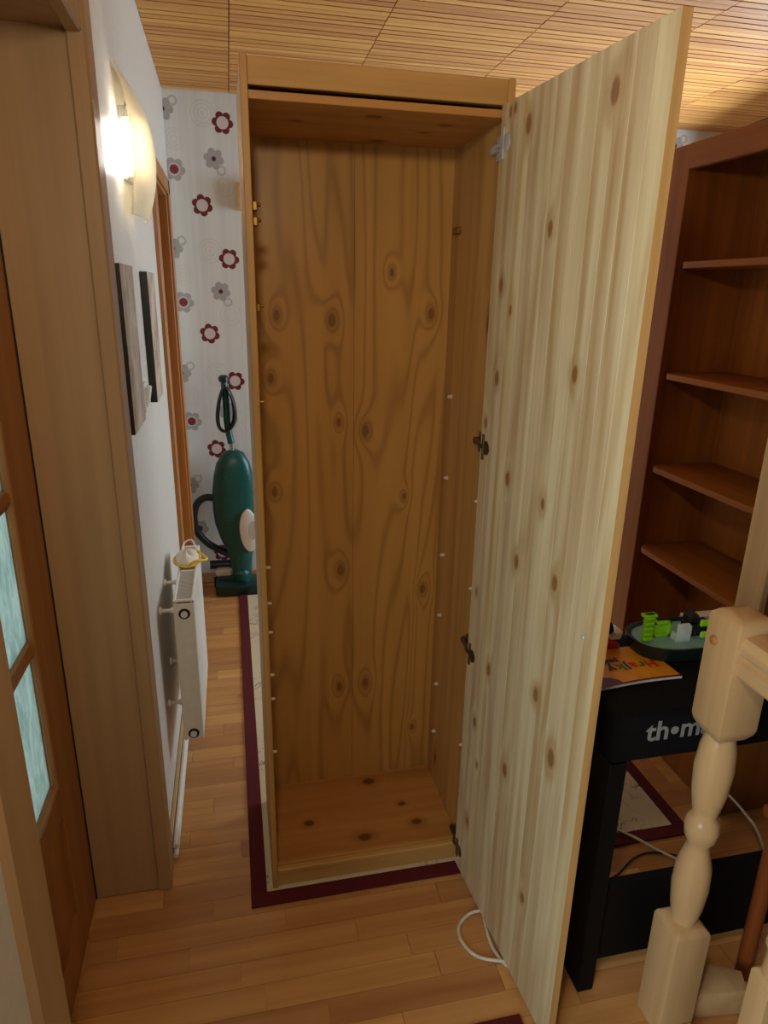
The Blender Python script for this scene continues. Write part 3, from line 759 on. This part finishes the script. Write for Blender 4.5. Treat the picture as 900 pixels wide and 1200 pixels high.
g3 = toy('toy_plate', 'pale grey rounded toy plate standing in the tray')
b = MB(); b.prism([(.998, tz2), (1.036, tz2), (1.036, tz2+.040), (1.028, tz2+.048), (.998, tz2+.048)], 'Y', 1.238, 1.243, .001); b.box(1.000, 1.005, 1.243, 1.262, tz2, tz2+.02); b.build('plate', M['grey_toy'], g3)
g4 = toy('toy_vehicle', 'black toy vehicle with lime green fittings in the tray')
b = MB(); b.box(1.048, 1.115, 1.255, 1.300, tz2, tz2+.030, .005); b.box(1.046, 1.075, 1.262, 1.295, tz2+.03, tz2+.055, .006); b.build('chassis', M['black'], g4)
for (x_, y_, z_) in ((1.066, 1.246, .030), (1.066, 1.240, .002)): MB().box(x_, x_+.030, y_, y_+.008, tz2+z_, tz2+z_+.018, .003).build('bracket', M['green_toy'], g4)
MB().box(1.055, 1.058, 1.25, 1.255, tz2+.006, tz2+.026).build('axle', M['steel'], g4)
g5 = thing('paper_sheets', (1.14, 1.355, tz), 'loose white papers lying behind the toy tray', 'paper')
b = MB(); b.box(1.10, 1.30, 1.340, 1.368, tz, tz+.042, .001); b.build('stack', M['paper'], g5)
g6 = thing('toy_car', (.86, 1.30, tz), 'red and white toy with a black looped handle beside the tray', 'toy')
b = MB(); b.prism([(.800, tz), (.880, tz), (.884, tz+.016), (.870, tz+.028), (.800, tz+.028)], 'Y', 1.285, 1.340, .004); b.build('body', M['red_toy'], g6)
MB().prism([(.862, tz+.0285), (.886, tz+.0285), (.890, tz+.048), (.872, tz+.044)], 'Y', 1.29, 1.335, .003).build('visor', M['white_plastic'], g6)
MB().tube(curve([(.830, 1.31, tz+.028), (.832, 1.31, tz+.055), (.848, 1.31, tz+.068), (.866, 1.31, tz+.058), (.872, 1.31, tz+.03)], 5), .006, 8).build('handle', M['black'], g6)

# ------------------------------------------------------------------ balustrade
NX, NY, NW = .900, .947, .0415
def zr(v): return zrow(NX, NY, v)
def block(b, cx, cy, w, z0, z1, dome=0., chin=0.):
    pts = []
    def sq(ww, z): return [(cx-ww, cy-ww, z), (cx+ww, cy-ww, z), (cx+ww, cy+ww, z), (cx-ww, cy+ww, z)]
    r = []
    if chin: r += [sq(w*.72, z0), sq(w*.93, z0+chin*.55), sq(w, z0+chin)]
    else: r += [sq(w, z0)]
    if dome: r += [sq(w, z1-dome), sq(w*.94, z1-dome*.6), sq(w*.72, z1-dome*.2), sq(w*.3, z1)]
    else: r += [sq(w, z1)]
    n0 = len(b.bm.verts); b.rings(r)
    b.bm.verts.ensure_lookup_table()
    es = [e for e in b.bm.edges if e.verts[0].index >= 0 and abs(e.verts[0].co.x-e.verts[1].co.x) < w*.3 and abs(e.verts[0].co.y-e.verts[1].co.y) < w*.3 and all(abs(abs(v.co.x-cx)-w) < w*.35 for v in e.verts) and abs(e.verts[0].co.z-e.verts[1].co.z) > .001]
    bmesh.ops.bevel(b.bm, geom=es, offset=w*.07, segments=2, affect='EDGES', profile=.5)
N = thing('newel_post', (NX, NY, 0), 'turned pine newel post with a square head at the balustrade end', 'newel post')
zb_, zt_ = zr(858), zr(716)
b = MB(); block(b, NX, NY, NW, zb_, zt_, .022, .026); hb = b.build('head_block', M['newel'], N)
zs = [zr(v) for v in (856, 864, 876, 898, 925, 945, 952, 958, 968, 979, 986, 994, 1012, 1035, 1058, 1075, 1088)]
rs = [.026, .029, .034, .0375, .034, .027, .023, .031, .0345, .031, .022, .025, .035, .0375, .033, .025, .031]
MB().lathe(list(zip(rs, zs))[::-1], (NX, NY, 0), 'Z', 28).build('turned_shaft', M['newel'], N, .9)
b = MB(); block(b, NX, NY, NW, .001, zr(1074), .020); b.build('base_block', M['newel'], N)
kp = atX(837, 750, NX-NW)
MB().lathe([(.0095, 0), (.0095, -.002), (.007, -.005), (.002, -.0065)], (NX-NW, kp.y, kp.z), 'X', 14).build('dowel_cap', M['far_oak'], N)
RZB = zt_-.110
HR = MB()
pr = [(-.030, .0), (.030, .0), (.034, .006), (.034, .030), (.026, .036), (.026, .042), (.034, .048), (.036, .062), (.028, .078), (.0, .084), (-.028, .078), (-.036, .062), (-.034, .048), (-.026, .042), (-.026, .036), (-.034, .030), (-.034, .006)]
tag(HR.prism([(NX+x_, RZB+z_) for x_, z_ in pr], 'Y', NY-NW-.85, NY-NW-.0005).build('handrail', M['rail'], None, .5), 'moulded pine handrail joined to the newel post head', 'handrail')
tag(MB().box(NX-.035, NX+.035, NY-NW-.85, NY-NW-.0005, .001, .035, .003).build('base_rail', M['rail']), 'pine floor rail under the balusters beside the newel post', 'rail')
tag(MB().prism([(NX+NW+.001, .930), (1.085, .915), (1.105, .960), (1.02, 1.000), (NX+NW+.001, 1.000)], 'Z', .001, .075, .003).build('edge_board', M['rail']), 'short pine edge board on the floor beside the newel post', 'board')
for i, by in enumerate((.722, .602, .482)):
    q = thing('baluster', (NX, by, .035), ['turned pine baluster under the handrail, next to the newel post', 'turned pine baluster under the handrail, second from the newel post', 'turned pine baluster under the handrail, third from the newel post'][i], 'baluster', 'balusters under the handrail')
    b = MB(); block(b, NX, by, .023, .036, .425, .012); b.build('base_block', M['newel'], q)
    MB().lathe([(.018, .420), (.018, .432), (.017, .480), (.021, .485), (.022, .492), (.021, .499), (.016, .505), (.020, .52), (.022, .54), (.018, .60), (.013, .66), (.019, .668), (.019, .684), (.013, .69), (.020, .76), (.020, .80), (.014, .87), (.016, RZB)], (NX, by, 0), 'Z', 18).build('turned_shaft', M['newel'], q, .9)

# stool beside the balustrade: only one leg shows
SL = thing('wooden_stool', (1.33, .84, 0), 'red-brown wooden stool standing between the balustrade and the piano', 'stool')
for (x_, y_) in ((1.152, .998), (1.47, .998), (1.152, .70), (1.47, .70)):
    MB().tube([(x_, y_, .001), (x_, y_, .47)], .018, 12).build('leg', M['stool'], SL)
MB().box(1.125, 1.50, .67, 1.025, .47, .50, .006, 2).build('seat', M['stool'], SL)

# ------------------------------------------------------------------ cables
def cable(name, pts, r, mat, label, cat='cable', n=6):
    return tag(MB().tube(curve(pts, n), r, 8).build(name, mat), label, cat)
def fl(u, v, z): p = atZ(u, v, z); return (p.x, p.y, z)
cr_ = .0042
cable('white_cable', [fl(561, 1046, cr_), fl(566, 1070, cr_), fl(575, 1105, cr_), fl(590, 1128, cr_), fl(606, 1136, cr_), fl(622, 1139, cr_), fl(626, 1132, cr_), fl(612, 1128, cr_), fl(594, 1127, .0105), fl(560, 1121, cr_), fl(541, 1103, cr_), fl(538, 1085, cr_), fl(550, 1071, cr_+.002), fl(567, 1067, .0128), fl(583, 1070, .0075), fl(600, 1078, cr_)], cr_, M['cable_white'], 'white cable looping on the floor beneath the open wardrobe door')
cable('white_cable', [fl(708, 974, .013), fl(722, 973, .013), fl(745, 982, .012), fl(770, 996, .006), fl(800, 1010, cr_)], .0042, M['cable_white'], 'white cable lying across the rug edge under the piano')
cable('dark_cable', [fl(700, 1034, .004), fl(722, 1026, .004), fl(742, 1006, .004), fl(765, 999, .004), fl(800, 1004, .004)], .0032, M['cable_dark'], 'thin dark cable on the floor under the piano')
cable('hanging_cable', [tuple(atX(850, 928, 1.44)), tuple(atX(862, 940, 1.44)), tuple(atX(876, 957, 1.44)), tuple(atX(889, 977, 1.44)), (1.44, 1.22, .0045)], .0038, M['cable_white'], 'white cable hanging down in front of the bookcase base')
